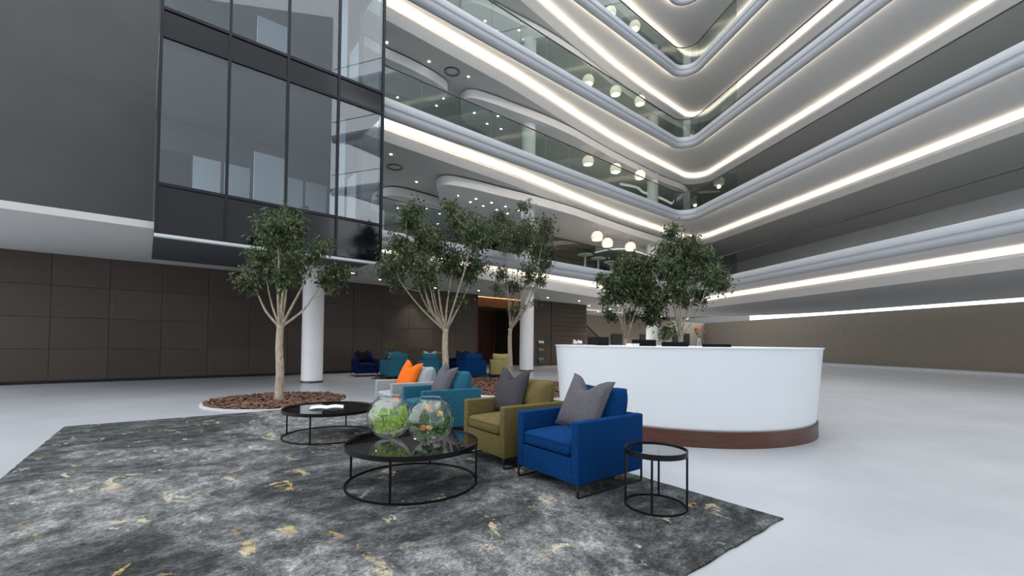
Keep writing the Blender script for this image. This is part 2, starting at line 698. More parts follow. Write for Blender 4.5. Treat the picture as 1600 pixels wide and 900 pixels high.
def fillet_path(us, corner, r, line_s):
    """(u, w) points and outward normals: straight run at w=f(u), rounded corner, return run"""
    pts, nor = [], []
    for u, w in us:
        pts.append(Vector((u, w)))
        nor.append(Vector((0, 1)))
    tl = r * math.tan(math.radians(60))
    c = Vector((corner[0] - tl, corner[1] - r))
    for k in range(0, 13):
        a = math.radians(90 - 10 * k)
        q = Vector((math.cos(a), math.sin(a)))
        pts.append(c + q * r)
        nor.append(q)
    s0 = Vector(corner) + D2 * tl
    for s in line_s:
        pts.append(s0 + D2 * s)
        nor.append(N2.copy())
    return pts, nor


LS = [1.2, 2.4, 4, 6, 9, 12, 16, 20, 24]
US = [5.13 + (21.75 - 5.13) * k / 26 for k in range(26)]
OUT, NOUT = fillet_path([(u, 0) for u in US], (22.88, 0), .65, LS)
IN_TAB = [(5.1, .80), (8, .95), (11.1, 1.08), (13.5, 1.35), (15.6, 1.6), (18.5, 1.88), (21.5, 2.03), (24, 2.05)]
IN_TAB_A = [(5.1, .36), (9.4, .65), (14, 1.3), (18, 1.85), (21.5, 2.03), (24, 2.05)]


def inner(tab):
    def um(u):
        return u if u < 15 else 15 + (u - 15) * (26.27 - 15) / (21.75 - 15)
    return fillet_path([(um(u), interp(tab, um(u))) for u in US], (28.0, 2.05), 1.0, LS)


def row(pts, nor, off, z):
    return [(p.x + n.x * off, p.y + n.y * off, z) for p, n in zip(pts, nor)]


def row_mix(i_pts, f, z, off=.38):
    return [(lerp(p.x + n.x * off, q.x, f), lerp(p.y + n.y * off, q.y, f), z) for p, n, q in zip(OUT, NOUT, i_pts)]


LEVELS = [('lowest', 4.6), ('second', 8.6), ('third', 12.6), ('fourth', 16.6), ('topmost', 20.6)]
GAL = []
cyl = MB()
for lev, (word, zt) in enumerate(LEVELS):
    g = thing('gallery_balcony', (P0.x, P0.y, zt), BROT,
              f'{word} of the stacked curved white gallery balconies with a glass balustrade', 'balcony', 'gallery balconies')
    GAL.append(g)
    INN, NIN = inner(IN_TAB_A if lev == 0 else IN_TAB)
    zc = -.92 if lev == 0 else -.80
    rows = [row(OUT, NOUT, o, z) for o, z in ((.16, -.10), (.16, 0), (.03, 0), (0, -.02), (-.022, -.13), (-.012, -.25), (.0, -.27), (.022, -.275), (.024, -.36), (.06, -.45), (.13, -.505), (.24, -.53), (.25, -.38))]
    MB().loft(rows[:4], False).loft(rows[3:], True).build('fascia', 'fascia_paint', g)
    MB().loft([row(OUT, NOUT, .262, -.50), row(OUT, NOUT, .262, -.42)]).build('cove_light', 'led_line', g)
    rows = [row(OUT, NOUT, .25, -.38), row(OUT, NOUT, .30, -.375), row(OUT, NOUT, .38, -.37)] + \
           [row_mix(INN, f, z) for f, z in ((.2, -.355), (.4, -.33), (.6, -.305), (.8, -.28), (1, -.26))]
    MB().loft(rows[:3], False).loft(rows[2:]).build('soffit', 'white_plaster', g)
    MB().loft([row(INN, NIN, .02, -.535), row(INN, NIN, .12, -.52)]).build('cove_light', 'led_warm', g)
    rows = [row(INN, NIN, o_, z_) for o_, z_ in ((0, -.26), (.14, -.255), (.14, -.56), (0, -.56), (0, -.485), (-.025, -.485), (-.025, -.6), (.3, zc))]
    MB().loft(rows, False).build('lip', 'white_plaster', g)
    MB().loft([row(INN, NIN, .3, zc), row(INN, NIN, 10.2, zc)], False).build('ceiling_panel', 'ceiling_grey', g)
    MB().loft([row(INN, NIN, 10.2, -.1), row(OUT, NOUT, .16, -.1)], False).build('deck', 'lobby_grey', g)
    # balustrade
    pan = MB().box((0, -.006, 0), (1, .006, 1)).mesh('glass_panel', 'balustrade_glass')
    post = MB().box((-.012, -.03, -.06), (.012, .03, .95)).mesh('post', 'rail_steel')
    clip = MB().box((-.03, -.03, -.035), (.03, .03, .0)).mesh('rail_bracket', 'rail_steel')
    joints = [Vector((5.2 + k * 1.38, .09)) for k in range(13)]
    ctr = Vector((21.754, -.65))
    for a in (72, 42, 12, -18):
        joints.append(ctr + Vector((math.cos(math.radians(a)), math.sin(math.radians(a)))) * .74)
    s2 = Vector((22.88, 0)) + D2 * 1.126 + N2 * .09
    joints += [s2 + D2 * s for s in (.35, 1.65, 2.95)]
    for i, (a, b) in enumerate(zip(joints, joints[1:])):
        dv = b - a
        L = dv.length
        dn = dv / L
        o = link_obj('glass_panel', pan, g, (a.x + dn.x * .012, a.y + dn.y * .012, .0))
        o.rotation_euler = (0, 0, math.atan2(dv.y, dv.x))
        o.scale = (L - .024, 1, .95)
    for a in joints:
        link_obj('rail_bracket', clip, g, (a.x, a.y, 1.0))
    rail = [(p.x + n.x * .09, p.y + n.y * .09, 1.0) for p, n in zip(OUT, NOUT)]
    MB().tube(rail, .026, 8).build('handrail', 'rail_steel', g)

# dropped ceiling islands with rounded ends, hanging under the slabs
ISL1 = [(10.3, 3.5), (9.95, 3.0), (10.1, 2.45), (11.1, 2.2), (12.1, 2.1), (13.7, 1.95), (15.6, 1.92), (17.4, 2.06), (20, 2.24), (24, 2.36), (27.5, 2.36), (29.5, 4), (29.5, 9.3), (24, 9.4), (17, 9.4), (14.6, 6.2), (12.4, 4.6), (11.0, 4.3)]
ISL2 = [(7.5, 5.5), (7.75, 4.8), (8.6, 4.6), (11.1, 4.85), (13.6, 5.3), (15.5, 5.9), (15.0, 7.2), (11.5, 8.3), (8.4, 7.6), (7.6, 6.5)]
ISL3 = [(5.25, 2.4), (6.4, 2.36), (7.4, 2.36), (8.6, 2.5), (9.2, 2.85), (9.0, 3.7), (7.4, 4.4), (5.25, 4.4)]


def closed_spline(pts, n):
    P = [Vector(p) for p in pts]
    m = len(P)
    out = []
    for i in range(m):
        a, b, c, d = P[i - 1], P[i], P[(i + 1) % m], P[(i + 2) % m]
        for k in range(n):
            t = k / n
            q = .5 * ((2 * b) + (c - a) * t + (2 * a - 5 * b + 4 * c - d) * t * t + (3 * b - a - 3 * c + d) * t ** 3)
            out.append((q.x, q.y))
    return out


for lev in (1, 2, 3):
    zc = -.80
    shapes = [(ISL1, -1.25 if lev == 1 else 0)]
    shapes += [(ISL2, 0)] if lev == 1 else ([(ISL3, 0)] if lev == 2 else [])
    for sh, du in shapes:
        poly = closed_spline([(u + du * max(0, min(1, (16 - u) / 5)), w - .3 * (lev == 1 and sh is ISL1)) for u, w in sh], 6)
        cx = sum(p[0] for p in poly) / len(poly)
        cy = sum(p[1] for p in poly) / len(poly)
        small = [(lerp(p[0], cx, .02), lerp(p[1], cy, .03)) for p in poly]
        MB().prism(small, zc - .06, zc + .01, True).build('shadow_gap', 'dark_back', GAL[lev])
        MB().prism(poly[::-1] if False else poly, zc - .42, zc - .06, True).build('ceiling_island', 'white_plaster', GAL[lev])

# recessed downlights
dl_mesh = MB().lathe([(0, -.012), (.042, -.012), (.042, 0)], n=12, smooth=False).mesh('downlight', 'downlight_glow')
DL = {
    ('ground floor ceiling below the lowest gallery', ZG): [(5.55, 3.01), (6.92, 3.87), (9.08, 4.9), (9.77, 4.6), (11.75, 4.07), (16.2, 4.04), (18.66, 4.03), (22.2, 4.0), (21.4, 5.6), (22.0, 9.4), (24.6, 6.4), (26.0, 8.6), (28.2, 6.0), (31.0, 8.0), (34.5, 8.5), (39.0, 8.5)],
    ('grey ceiling above the lowest gallery', 7.8): [(6.41, 1.94), (8.33, 3.72)],
    ('dropped ceiling island above the lowest gallery', 7.38): [(9.83, 2.97), (10.64, 2.79), (11.44, 2.75), (12.23, 2.76), (10.7, 3.3), (11.43, 3.36), (12.22, 3.4), (12.97, 3.52), (13.05, 2.78),
                                                                (8.72, 6.22), (8.95, 5.29), (9.73, 5.44), (10.59, 5.71), (9.8, 7.0), (11.42, 7.3), (12.29, 6.07)],
    ('grey ceiling above the second gallery', 11.8): [(6.28, 2.15), (7.93, 2.1), (9.57, 1.9), (9.63, 3.9), (8.43, 4.6), (8.1, 5.13), (9.7, 4.6)],
    ('dropped ceiling island above the second gallery', 11.38): [(10.88, 3.35), (11.83, 2.88), (11.87, 3.74), (12.66, 3.69)],
    ('ceiling above the third gallery', 15.38): [(11.11, 2.95), (11.87, 3.1), (12.67, 3.21), (12.6, 2.4), (13.18, 2.71)],
}
for (where, z), pts in DL.items():
    for u, w in pts:
        dl = link_obj('downlight', dl_mesh, None, B(u, w, z), label=f'small round bright downlight recessed in the {where}', cat='downlight',
                 group='downlights in the ' + where)
        if z == ZG:
            ls = bpy.data.lights.new('beam', 'SPOT')
            ls.energy = 60 if u < 20 else 220
            ls.color = (1, .93, .82)
            ls.spot_size = math.radians(85 if u < 20 else 130)
            ls.spot_blend = .8
            ls.shadow_soft_size = .06
            lo = bpy.data.objects.new('beam', ls)
            COL.objects.link(lo)
            lo.parent = dl
            lo.location = (0, 0, -.03)
# round ceiling grilles and a linear vent
gr = MB().ring((0, 0), .3, -.02, 0, .03, 32).ring((0, 0), .22, -.012, 0, .01, 32).mesh('grille', 'rail_steel')
for u, w, z, t in ((8.9, 2.05, 11.8, 'round air grille in the grey ceiling above the second gallery'),
                   (7.0, 2.9, 7.8, 'round air grille in the grey ceiling above the lowest gallery')):
    link_obj('air_grille', gr, None, B(u, w, z), label=t, cat='vent')
v = thing('air_vent', B(15.3, 1.0, 4.29), BROT, 'long slotted air vent in the warm-lit underside of the lowest gallery', 'vent')
MB().box((-.75, -.16, -.02), (.75, .16, .0)).build('frame', 'vent_beige', v)
for k in range(4):
    MB().box((-.7, -.12 + k * .065, -.035), (.7, -.08 + k * .065, -.02)).build('slat', 'vent_beige', v)

# white columns
for u, w, r, t in ((13.45, 2.62, .32, 'round white column standing beside the slatted wall and the thin tree'),
                   (23.9, 2.72, .34, 'round white column rising behind the reception desk trees'),
                   (4.0, 2.05, .31, 'round white column below the glass tower')):
    top = ZG if u < 5 else 20
    c = thing('column', B(u, w, 0), 0, t, 'column', 'white columns')
    MB().lathe([(r, .06), (r, top)], n=40).build('shaft', 'column_white', c)
    MB().lathe([(0, 0), (r + .012, 0), (r + .012, .06), (r, .06)], n=40, smooth=False).build('base_ring', 'rail_steel', c)

# timber-clad box, upper floor rooms and lights inside the galleries
wd = bobj(MB().box((17.9, 5.4, 4.5), (21.6, 7.6, 7.8)), 'wall_timber_upper', 'slat_wood', kind='structure')
for k in range(9):
    bobj(MB().box((17.88, 5.33 - .02 * (k % 2), 4.55 + k * .36), (21.62, 5.4, 4.55 + k * .36 + .3)), 'board', 'slat_wood', wd)
MBW = MB()
for word, zt in LEVELS[1:4]:
    wu = bobj(MB().box((5.2, 9.6, zt - .1), (34, 9.8, zt + 3.2)), 'wall_gallery', 'dark_back', kind='structure')
bobj(MB().box((5.2, 9.9, 4.5), (17.9, 10.1, 7.8)), 'wall_gallery', 'dark_back', kind='structure')
bobj(MB().box((21.6, 9.9, 4.5), (34, 10.1, 7.8)), 'wall_gallery', 'dark_back', kind='structure')


def strip(pts, z, lab, rad=.05):
    P = spline([(u, w) for u, w in pts], 8)
    base = B(P[0].x, P[0].y, z)
    o = thing('light_strip', base, 0, lab, 'light', 'curved light strips in the galleries')
    W = [B(p.x, p.y, z) - base for p in P]
    MB().tube(W, rad, 8).build('tube', 'lightstrip', o)
    cb = MB()
    for p in (W[len(W) // 5], W[-len(W) // 5]):
        cb.tube([p, p + Vector((0, 0, .3))], .006, 5)
    cb.build('hanger', 'rail_steel', o)


strip([(22.4, 6.8), (22.3, 5.6), (22.3, 4.8), (22.8, 4.0), (24.4, 3.95), (25.6, 4.1)], 7.22, 'wavy white light strip behind the dome lamps of the lowest gallery')
strip([(21.0, 3.0), (22.2, 2.7), (23.2, 2.9), (24.8, 2.8), (26.5, 2.9)], 10.6, 'wavy white light strip passing behind the column of the second gallery', .07)
strip([(21.3, 2.9), (22.6, 2.6), (24.0, 2.7), (25.2, 3.2)], 14.9, 'wavy white light strip near the corner of the third gallery')
strip([(13.0, 4.2), (14.4, 4.0), (15.6, 3.5), (16.0, 3.0)], 15.2, 'wavy white light strip beside the column of the third gallery')

# perforated dome pendants
rd = random.Random(4)


def dome_lamp(u, w, zc, zceil, lab, r=.30):
    o = thing('pendant_lamp', B(u, w, zc - .2), 0, lab, 'lamp', 'dome pendants in the galleries')
    prof = []
    for k in range(13):
        a = math.radians(90 - (90 + 35) * k / 12)
        prof.append((r * math.cos(a), r * math.sin(a) + .2))
    sh = MB().lathe(prof, n=28).build('lamp_shade', 'lampshade', o)
    MB().lathe([(0, .10), (.16, .1), (.19, .06), (.15, .03), (0, .02)], n=20).build('bulb', 'lamp_glow', sh)
    MB().tube([(0, 0, .2 + r), (0, 0, zceil - zc + .2)], .006, 6).build('cord', 'black_metal', o)
    ld = bpy.data.lights.new('bulb_light', 'POINT')
    ld.energy = 14
    ld.color = (1, .84, .66)
    ld.shadow_soft_size = .1
    lo = bpy.data.objects.new('bulb_light', ld)
    COL.objects.link(lo)
    lo.parent = o
    lo.location = (0, 0, -.08)
    MB().lathe([(0, .25 + r), (.035, .25 + r), (.035, .18 + r), (0, .18 + r)], n=10).build('socket', 'black_metal', o)


def mk_shade():
    m, n, b = nt('lampshade')
    b.inputs['Base Color'].default_value = rgb((232, 224, 212))
    b.inputs['Roughness'].default_value = .8
    vo = n.nodes.new('ShaderNodeTexVoronoi')
    vo.inputs['Scale'].default_value = 26
    link(n, coords(n), 'Vector', vo, 'Vector')
    r = ramp(n, vo, [(.2, rgb((250, 240, 224))), (.45, rgb((214, 204, 190)))], 'Distance')
    link(n, r, 'Color', b, 'Base Color')
    b.inputs['Emission Color'].default_value = (1, .88, .74, 1)
    b.inputs['Emission Strength'].default_value = .35       # light of the bulb glowing through the perforated shade
    m.cycles.emission_sampling = 'NONE'
    MATS['lampshade'] = m


mk_shade()
for lv, zc, pts in (('lowest', 6.8, [(17.75, 2.05), (19.3, 2.59), (21.03, 2.31)]), ('second', 10.8, [(17.51, 2.48), (19.41, 2.15), (21.17, 1.8)]),
                    ('third', 14.8, [(17.15, 2.21), (19.01, 1.88), (20.79, 1.56)]), ('fourth', 18.8, [(16.6, 2.05), (18.45, 1.82), (20.29, 1.58)])):
    for k, (u, w) in enumerate(pts):
        dome_lamp(u, w, zc, zc + .58, f"{('left', 'middle', 'right')[k]} one of the three white dome pendants in the {lv} gallery")

# standing tables in the lowest gallery
for u, w, t in ((16.3, 1.6, 'leftmost of the tall round white tables in the lowest gallery'), (17.5, 1.76, 'middle one of the tall round white tables in the lowest gallery'),
                (18.83, 1.97, 'rightmost of the tall round white tables in the lowest gallery')):
    o = thing('bar_table', B(u, w, 4.5), 0, t, 'table', 'bar tables')
    MB().lathe([(0, 1.08), (.36, 1.08), (.38, 1.1), (.36, 1.12), (0, 1.12)], n=32).build('table_top', 'bar_top', o)
    MB().lathe([(.05, .03), (.05, 1.08)], n=16).build('stem', 'bar_top', o)
    MB().lathe([(0, 0), (.24, 0), (.24, .02), (.05, .04)], n=24).build('foot', 'bar_top', o)

# ------------------------------------------------------------------ glass tower
TW = -.3
tw = thing('glass_tower', (P0.x, P0.y, 0), BROT, 'dark-framed glass lift lobby tower hanging over the ground floor at the left', 'glass tower')
UB = [.13, 1.38, 2.63, 3.88, 5.13]
ZB = [3.55, 4.63, 7.87, 8.47, 11.87, 12.47, 15.9]
for i, u in enumerate(UB):
    MB().box((u - .03, TW - .05, 3.55), (u + .03, TW + .05, 16)).build('mullion', 'dark_frame', tw)
for z in ZB:
    MB().box((.13, TW - .045, z - .035), (5.13, TW + .04, z + .035)).build('transom', 'dark_frame', tw)
MB().box((.1, TW - .06, 3.49), (5.18, TW + .1, 3.55)).build('drip_edge', 'panel_light', tw)
for u0, u1 in zip(UB, UB[1:]):
    for z0, z1, sp in ((3.55, 4.63, 1), (4.63, 7.87, 0), (7.87, 8.47, 1), (8.47, 11.87, 0), (11.87, 12.47, 1), (12.47, 15.9, 0)):
        MB().box((u0 + .03, TW - .008, z0 + .03), (u1 - .03, TW + .008, z1 - .03)).build('spandrel' if sp else 'glass_pane', 'spandrel' if sp else 'tower_glass', tw)
for z0, z1 in ((4.63, 7.87), (8.47, 11.87), (12.47, 15.9)):
    MB().box((5.12, TW + .05, z0), (5.135, -.03, z1)).build('return_pane', 'tower_glass', tw)
# the lift lobbies inside
for z in (3.85, 8.0, 12.0):
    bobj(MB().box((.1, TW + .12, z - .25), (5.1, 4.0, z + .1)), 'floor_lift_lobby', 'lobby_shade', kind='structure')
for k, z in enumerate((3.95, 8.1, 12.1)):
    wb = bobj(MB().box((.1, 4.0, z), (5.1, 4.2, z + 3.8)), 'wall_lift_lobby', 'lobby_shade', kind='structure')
    for j in range(6):
        bobj(MB().box((.2 + j * .8, 3.95 - .02 * (j % 2), z), (.2 + j * .8 + .7, 4.0, z + 2.9)), 'panel', 'panel_light' if (j + k) % 3 else 'door_dark', wb)
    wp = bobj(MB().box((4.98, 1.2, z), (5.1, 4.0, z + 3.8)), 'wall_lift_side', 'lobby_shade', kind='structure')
    for j in range(3):
        bobj(MB().box((4.93, 1.25 + j * .9, z), (4.98, 1.25 + j * .9 + .7, z + 2.6)), 'panel', 'panel_light' if j != 1 else 'door_dark', wp)
    bobj(MB().box((4.2, .5, z), (4.36, .66, z + 3.8)), 'column_lobby', 'panel_light', kind='structure')
    bobj(MB().box((2.4, 2.6, z), (3.3, 2.7, z + 3.0)), 'wall_lobby_screen', 'panel_light', kind='structure')
sg = thing('hanging_sign', B(4.35, 1.6, 11.2), BROT + math.radians(60), 'dark directional sign with a pale line of lettering hanging in the glass tower', 'sign')
MB().box((-.55, -.02, 0), (.55, .02, .24)).build('board', 'door_dark', sg)
lt = MB()
x = -.45
rs = random.Random(8)
while x < .42:
    wdt = rs.uniform(.03, .07)
    lt.box((x, -.026, .08), (x + wdt, -.02, .16))
    x += wdt + .025
lt.build('lettering', 'gold_print', sg)

# escalator rising to the left behind the slatted wall
es = thing('escalator', B(26.0, 7.4, 0), BROT, 'escalator with black handrail and timber underside beyond the slatted wall', 'escalator')
sl = .58
L = 5.6


def inc(x, z):
    return (-x, z + x * sl)


def slab_prism(z0, z1, y0, y1, x0=0, x1=L):
    a, b2, c, d2 = inc(x0, z0), inc(x1, z0), inc(x1, z1), inc(x0, z1)
    vs = [(p[0], y, p[1]) for y in (y0, y1) for p in (a, b2, c, d2)]
    return MB().add(vs, [(0, 1, 2, 3), (7, 6, 5, 4), (0, 4, 5, 1), (1, 5, 6, 2), (2, 6, 7, 3), (3, 7, 4, 0)])


slab_prism(-.3, .12, 0, 1.3, .5).build('truss', 'warm_wood', es)
slab_prism(.12, .95, .04, .06).build('side_glass', 'balustrade_glass', es)
slab_prism(.12, .95, 1.24, 1.26).build('side_glass', 'balustrade_glass', es)
for y in (.05, 1.25):
    MB().tube([(*inc(0, .98)[:1], y, inc(0, .98)[1]), (inc(L, .98)[0], y, inc(L, .98)[1])], .04, 8).build('handrail', 'black_plastic', es)
for k in range(14):
    p = inc(.4 + k * .36, .12)
    MB().box((p[0] - .18, .1, p[1] - .02), (p[0] + .18, 1.2, p[1] + .14)).build('step', 'rail_steel', es)
bobj(MB().box((23.0, 7.1, 3.56), (27.6, 7.18, 3.63)), 'ceiling_light_line', 'lightstrip', label='thin warm light line along the ceiling over the escalator', cat='light')

# ------------------------------------------------------------------ rugs
A0 = -.9097                                   # heading of the near seating group
E1 = Vector((math.cos(A0), math.sin(A0)))
E2 = Vector((-math.sin(A0), math.cos(A0)))


def rug(name, cx, cy, rot, lx, ly, lab, seed):
    rnd = random.Random(seed)
    n = 60
    poly = []
    for (x0, y0), (x1, y1) in (((-lx, -ly), (lx, -ly)), ((lx, -ly), (lx, ly)), ((lx, ly), (-lx, ly)), ((-lx, ly), (-lx, -ly))):
        for k in range(n):
            t = k / n
            poly.append((lerp(x0, x1, t) + rnd.uniform(-.006, .006), lerp(y0, y1, t) + rnd.uniform(-.006, .006)))
    o = MB().prism(poly, 0, .012).build(name, 'abstract_rug', loc=(cx, cy, .001), rotz=rot, label=lab, cat='rug')
    return o


c = E1 * ((-1.35 - 9.0) / 2) + E2 * ((3.63 - 1.2) / 2)
rug('area_rug', c.x, c.y, A0, (9.0 - 1.35) / 2, (3.63 + 1.2) / 2, 'large worn-looking abstract rug in slate grey with mustard flecks in the foreground', 1)
rug('area_rug', -2.5, 16.75, .12, 2.5, 1.5, 'dark patterned rug under the far seating group by the brown wall', 2)


# ------------------------------------------------------------------ armchairs
def pillow(wd, ht, th, chop=0.0, pinch=.1, n=22, soft=0.0, seed=0):
    """stuffed cushion, upright in x-z, thickness along y; chop dents the top edge"""
    rnd = random.Random(seed)
    ph = [rnd.uniform(0, 6.28) for _ in range(4)]
    mb = MB()
    for side in (-1, 1):
        vs, fs = [], []
        for j in range(n + 1):
            t = -1 + 2 * j / n
            for i in range(n + 1):
                s = -1 + 2 * i / n
                x = s * (1 - pinch * (1 - t * t) * abs(s) ** 3)
                z = t * (1 - pinch * .8 * (1 - s * s) * abs(t) ** 3)
                y = (max(0, (1 - abs(s) ** 2.6)) * max(0, (1 - abs(t) ** 2.6))) ** .55
                x *= 1 - soft * s ** 8 * t ** 8
                z *= 1 - soft * s ** 8 * t ** 8
                dent = math.exp(-(s / .36) ** 2) * max(0, (t + .15) / 1.15) ** 2.2 if t > -.15 else 0
                z -= chop * dent
                y *= 1 - .45 * min(1, chop * 2.2) * dent
                y *= 1 + .05 * math.sin(3.1 * s + ph[0]) * math.cos(2.7 * t + ph[1])
                vs.append((x * wd / 2, side * y * th / 2, z * ht / 2 + ht / 2))
        for j in range(n):
            for i in range(n):
                q = (j * (n + 1) + i, j * (n + 1) + i + 1, (j + 1) * (n + 1) + i + 1, (j + 1) * (n + 1) + i)
                fs.append(q if side < 0 else q[::-1])
        mb.add(vs, fs, True)
    return mb


def pillow_edge(wd, ht, chop, pinch, n=22):
    pts = []

    def P(s, t):
        x = s * (1 - pinch * (1 - t * t) * abs(s) ** 3)
        z = t * (1 - pinch * .8 * (1 - s * s) * abs(t) ** 3)
        dent = math.exp(-(s / .36) ** 2) * max(0, (t + .15) / 1.15) ** 2.2 if t > -.15 else 0
        return (x * wd / 2, 0, (z - chop * dent) * ht / 2 + ht / 2)
    for a, b in (((-1, -1), (1, -1)), ((1, -1), (1, 1)), ((1, 1), (-1, 1)), ((-1, 1), (-1, -1))):
        for k in range(n):
            t = k / n
            pts.append(P(lerp(a[0], b[0], t), lerp(a[1], b[1], t)))
    return MB().tube(pts, .0045, 5, closed=True)


CW, CD = .80, .888


def armchair(loc, rotz, mat, label, group, cushion_shift=0.0, detail=True):
    o = thing('armchair', (loc[0], loc[1], loc[2] if len(loc) > 2 else .012), rotz, label, 'armchair', group)
    a = .085
    zb, zt = .108, .63
    h, d = CW / 2, CD / 2
    for s in (-1, 1):
        x0, x1 = (h - a, h) if s > 0 else (-h, -h + a)
        MB().rbox((x0, -d, zb), (x1, d, zt), .016, 2).build('arm', mat, o)
    MB().rbox((-h + a - .004, d - .11, zb), (h - a + .004, d - .001, zt - .004), .016, 2).build('backrest', mat, o)
    MB().rbox((-h + a - .004, -d + .004, zb + .002), (h - a + .004, d - .10, .325), .012, 2).build('base', mat, o)
    sc = MB().rbox((-h + a + .004, -d - .006, .328), (h - a - .004, d - .115, .455), .045, 4, .045, 8).build('seat_cushion', mat, o)
    w2, y0 = h - a - .006, -d - .007
    for zz in (.352, .432):
        MB().tube([(-w2 + .02, y0 + .006, zz), (-w2 + .05, y0, zz), (w2 - .05, y0, zz), (w2 - .02, y0 + .006, zz)], .0035, 5).build('seam', mat, sc)
    p = pillow(.655, .435, .33, .05, .03, 20, .03, seed=int(abs(loc[0]) * 100))
    p.xform(Matrix.Translation((cushion_shift, d - .26, .445)) @ Matrix.Rotation(-.22, 4, 'X'))
    p.build('back_cushion', mat, o)
    for s in (-1, 1):
        x = s * (h - .012)
        r = .02
        pts = [(x, -d + .012, zb + .01), (x, -d + .012, r)]
        pts += [(x, -d + .012 + r - r * math.cos(t), r - r * math.sin(t) + .006) for t in (.4, .8, 1.2, 1.57)]
        pts += [(x, d - .012 - r + r * math.sin(t), r - r * math.cos(t) + .006) for t in (0, .4, .8, 1.2)]
        pts += [(x, d - .012, r), (x, d - .012, zb + .01)]
        MB().tube(pts, .0105, 6).build('sled_leg', 'black_metal', o)
    return o


def throw(loc, rotz, tilt, roll, mat, label, size=.47, th=.17, chop=.3, group='throw cushions'):
    o = thing('throw_cushion', loc, rotz, label, 'cushion', group)
    M = Matrix.Rotation(tilt, 4, 'X') @ Matrix.Rotation(roll, 4, 'Y')
    pillow(size, size, th, chop, .10, 26, seed=int(abs(loc[0] * 77))).xform(M).build('cover', mat, o)
    pillow_edge(size, size, chop, .10, 26).xform(M).build('piping', mat, o)
    return o


def chair_world(front_right, rotz, lx, ly, z=0):
    """point given in a chair's own frame (x right, y back, from its centre)"""
    e1 = Vector((math.cos(rotz), math.sin(rotz)))
    e2 = Vector((-math.sin(rotz), math.cos(rotz)))
    c = Vector(front_right) - e1 * CW / 2 + e2 * CD / 2
    q = c + e1 * lx + e2 * ly
    return (q.x, q.y, z)


NEAR = [('blue', (.553, 3.616), -.9097, 'blue_fabric', 'bright blue fabric armchair beside the small round side table'),
        ('olive', (-.07, 4.43), -.93, 'olive_fabric', 'olive green fabric armchair between the blue and the teal armchairs'),
        ('teal', (-1.17, 5.80), -.99, 'teal_fabric', 'teal fabric armchair behind the glass bowls'),
        ('grey', (-1.84, 6.76), -.95, 'grey_fabric', 'light grey fabric armchair with the orange cushion')]
for nm, fr, rz, mat, lab in NEAR:
    p = chair_world(fr, rz, 0, 0)
    armchair((p[0], p[1], .012), rz, mat, lab, 'armchairs of the near seating group', cushion_shift=.02)

T = {n: (fr, rz) for n, fr, rz, _, _ in NEAR}
throw(chair_world(*T['blue'], -.02, -.06, .475), T['blue'][1] + .0, -.42, .10, 'grey_cushion', 'grey cushion with pointed corners on the bright blue armchair', .54, .19, .52)
throw(chair_world(*T['olive'], -.13, -.05, .475), T['olive'][1] + .02, -.30, .0, 'charcoal_cushion', 'charcoal cushion with pointed corners on the olive armchair', .54, .18, .52)
throw(chair_world(*T['teal'], -.05, -.06, .475), T['teal'][1] - .03, -.42, .10, 'grey_cushion', 'grey cushion with pointed corners on the near teal armchair', .53, .2, .5)
throw(chair_world(*T['grey'], -.05, -.10, .475), T['grey'][1] + .16, -.40, .10, 'orange_cushion', 'bright orange cushion on the light grey armchair', .53, .19, .5)

FG = 'armchairs of the far seating group'


def far_chair(corner, rz, mat, lab):
    # corner: the chair's centre
    return armchair((corner[0], corner[1], .013), rz, mat, lab, FG)


far_chair((-4.03, 15.27), math.radians(218.5), 'teal_fabric', 'teal armchair seen from behind at the left of the far group, beside the vase') 
far_chair((-2.86, 15.75), math.radians(172), 'teal_fabric', 'teal armchair seen from behind with a pale cushion, next to the thick tree trunk')
far_chair((-1.45, 15.75), math.radians(208), 'blue_fabric', 'blue armchair seen from behind, left of the lime armchair')
far_chair((-.42, 16.55), math.radians(186), 'lime_fabric', 'lime green armchair seen from behind beside the thin tree trunk')
far_chair((-5.45, 16.25), math.radians(32), 'navy_fabric', 'navy armchair facing out from the brown wall at the far left')
far_chair((-4.75, 17.55), math.radians(8), 'teal_fabric', 'dark teal armchair half hidden behind the vase near the brown wall')
far_chair((-3.05, 18.15), math.radians(5), 'olive_fabric', 'olive armchair by the brown wall half hidden behind the thick trunk')
far_chair((-2.05, 17.85), math.radians(-12), 'navy_fabric', 'navy armchair by the brown wall at the right of the thick trunk')
throw((-5.47, 16.1, .49), math.radians(32), -.2, 0, 'dark_cushion', 'nearly black cushion on the navy armchair at the far left')
throw((-2.95, 15.92, .47), math.radians(172), -.2, 0, 'pale_cushion', 'pale grey cushion peeking over the back of the far teal armchair', .5)
throw((-1.45, 16.02, .47), math.radians(208), -.2, 0, 'night_cushion', 'dark blue cushion peeking over the back of the far blue armchair', .5)
throw((-2.05, 17.7, .49), math.radians(-12), -.2, 0, 'night_cushion', 'dark blue cushion on the navy armchair right of the thick trunk')


# ------------------------------------------------------------------ round tables
def tray_table(name, loc, r, h, rot, lab, group):
    o = thing(name, loc, rot, lab, 'table', group)
    MB().ring((0, 0), r, h - .042, h, .008, 96).ring((0, 0), r - .004, h - .042, h - .034, .03, 96).build('rim', 'black_metal', o)
    MB().disc((0, 0, h - .012), r - .008, 96).build('glass_top', 'table_glass', o)
    for k in range(4):
        a = math.pi / 2 * k
        x, y = (r - .008) * math.cos(a), (r - .008) * math.sin(a)
        MB().box((x - .008, y - .008, 0), (x + .008, y + .008, h - .034)).build('leg', 'black_metal', o)
    MB().ring((0, 0), r, 0, .016, .016, 96).build('base_ring', 'black_metal', o)
    return o


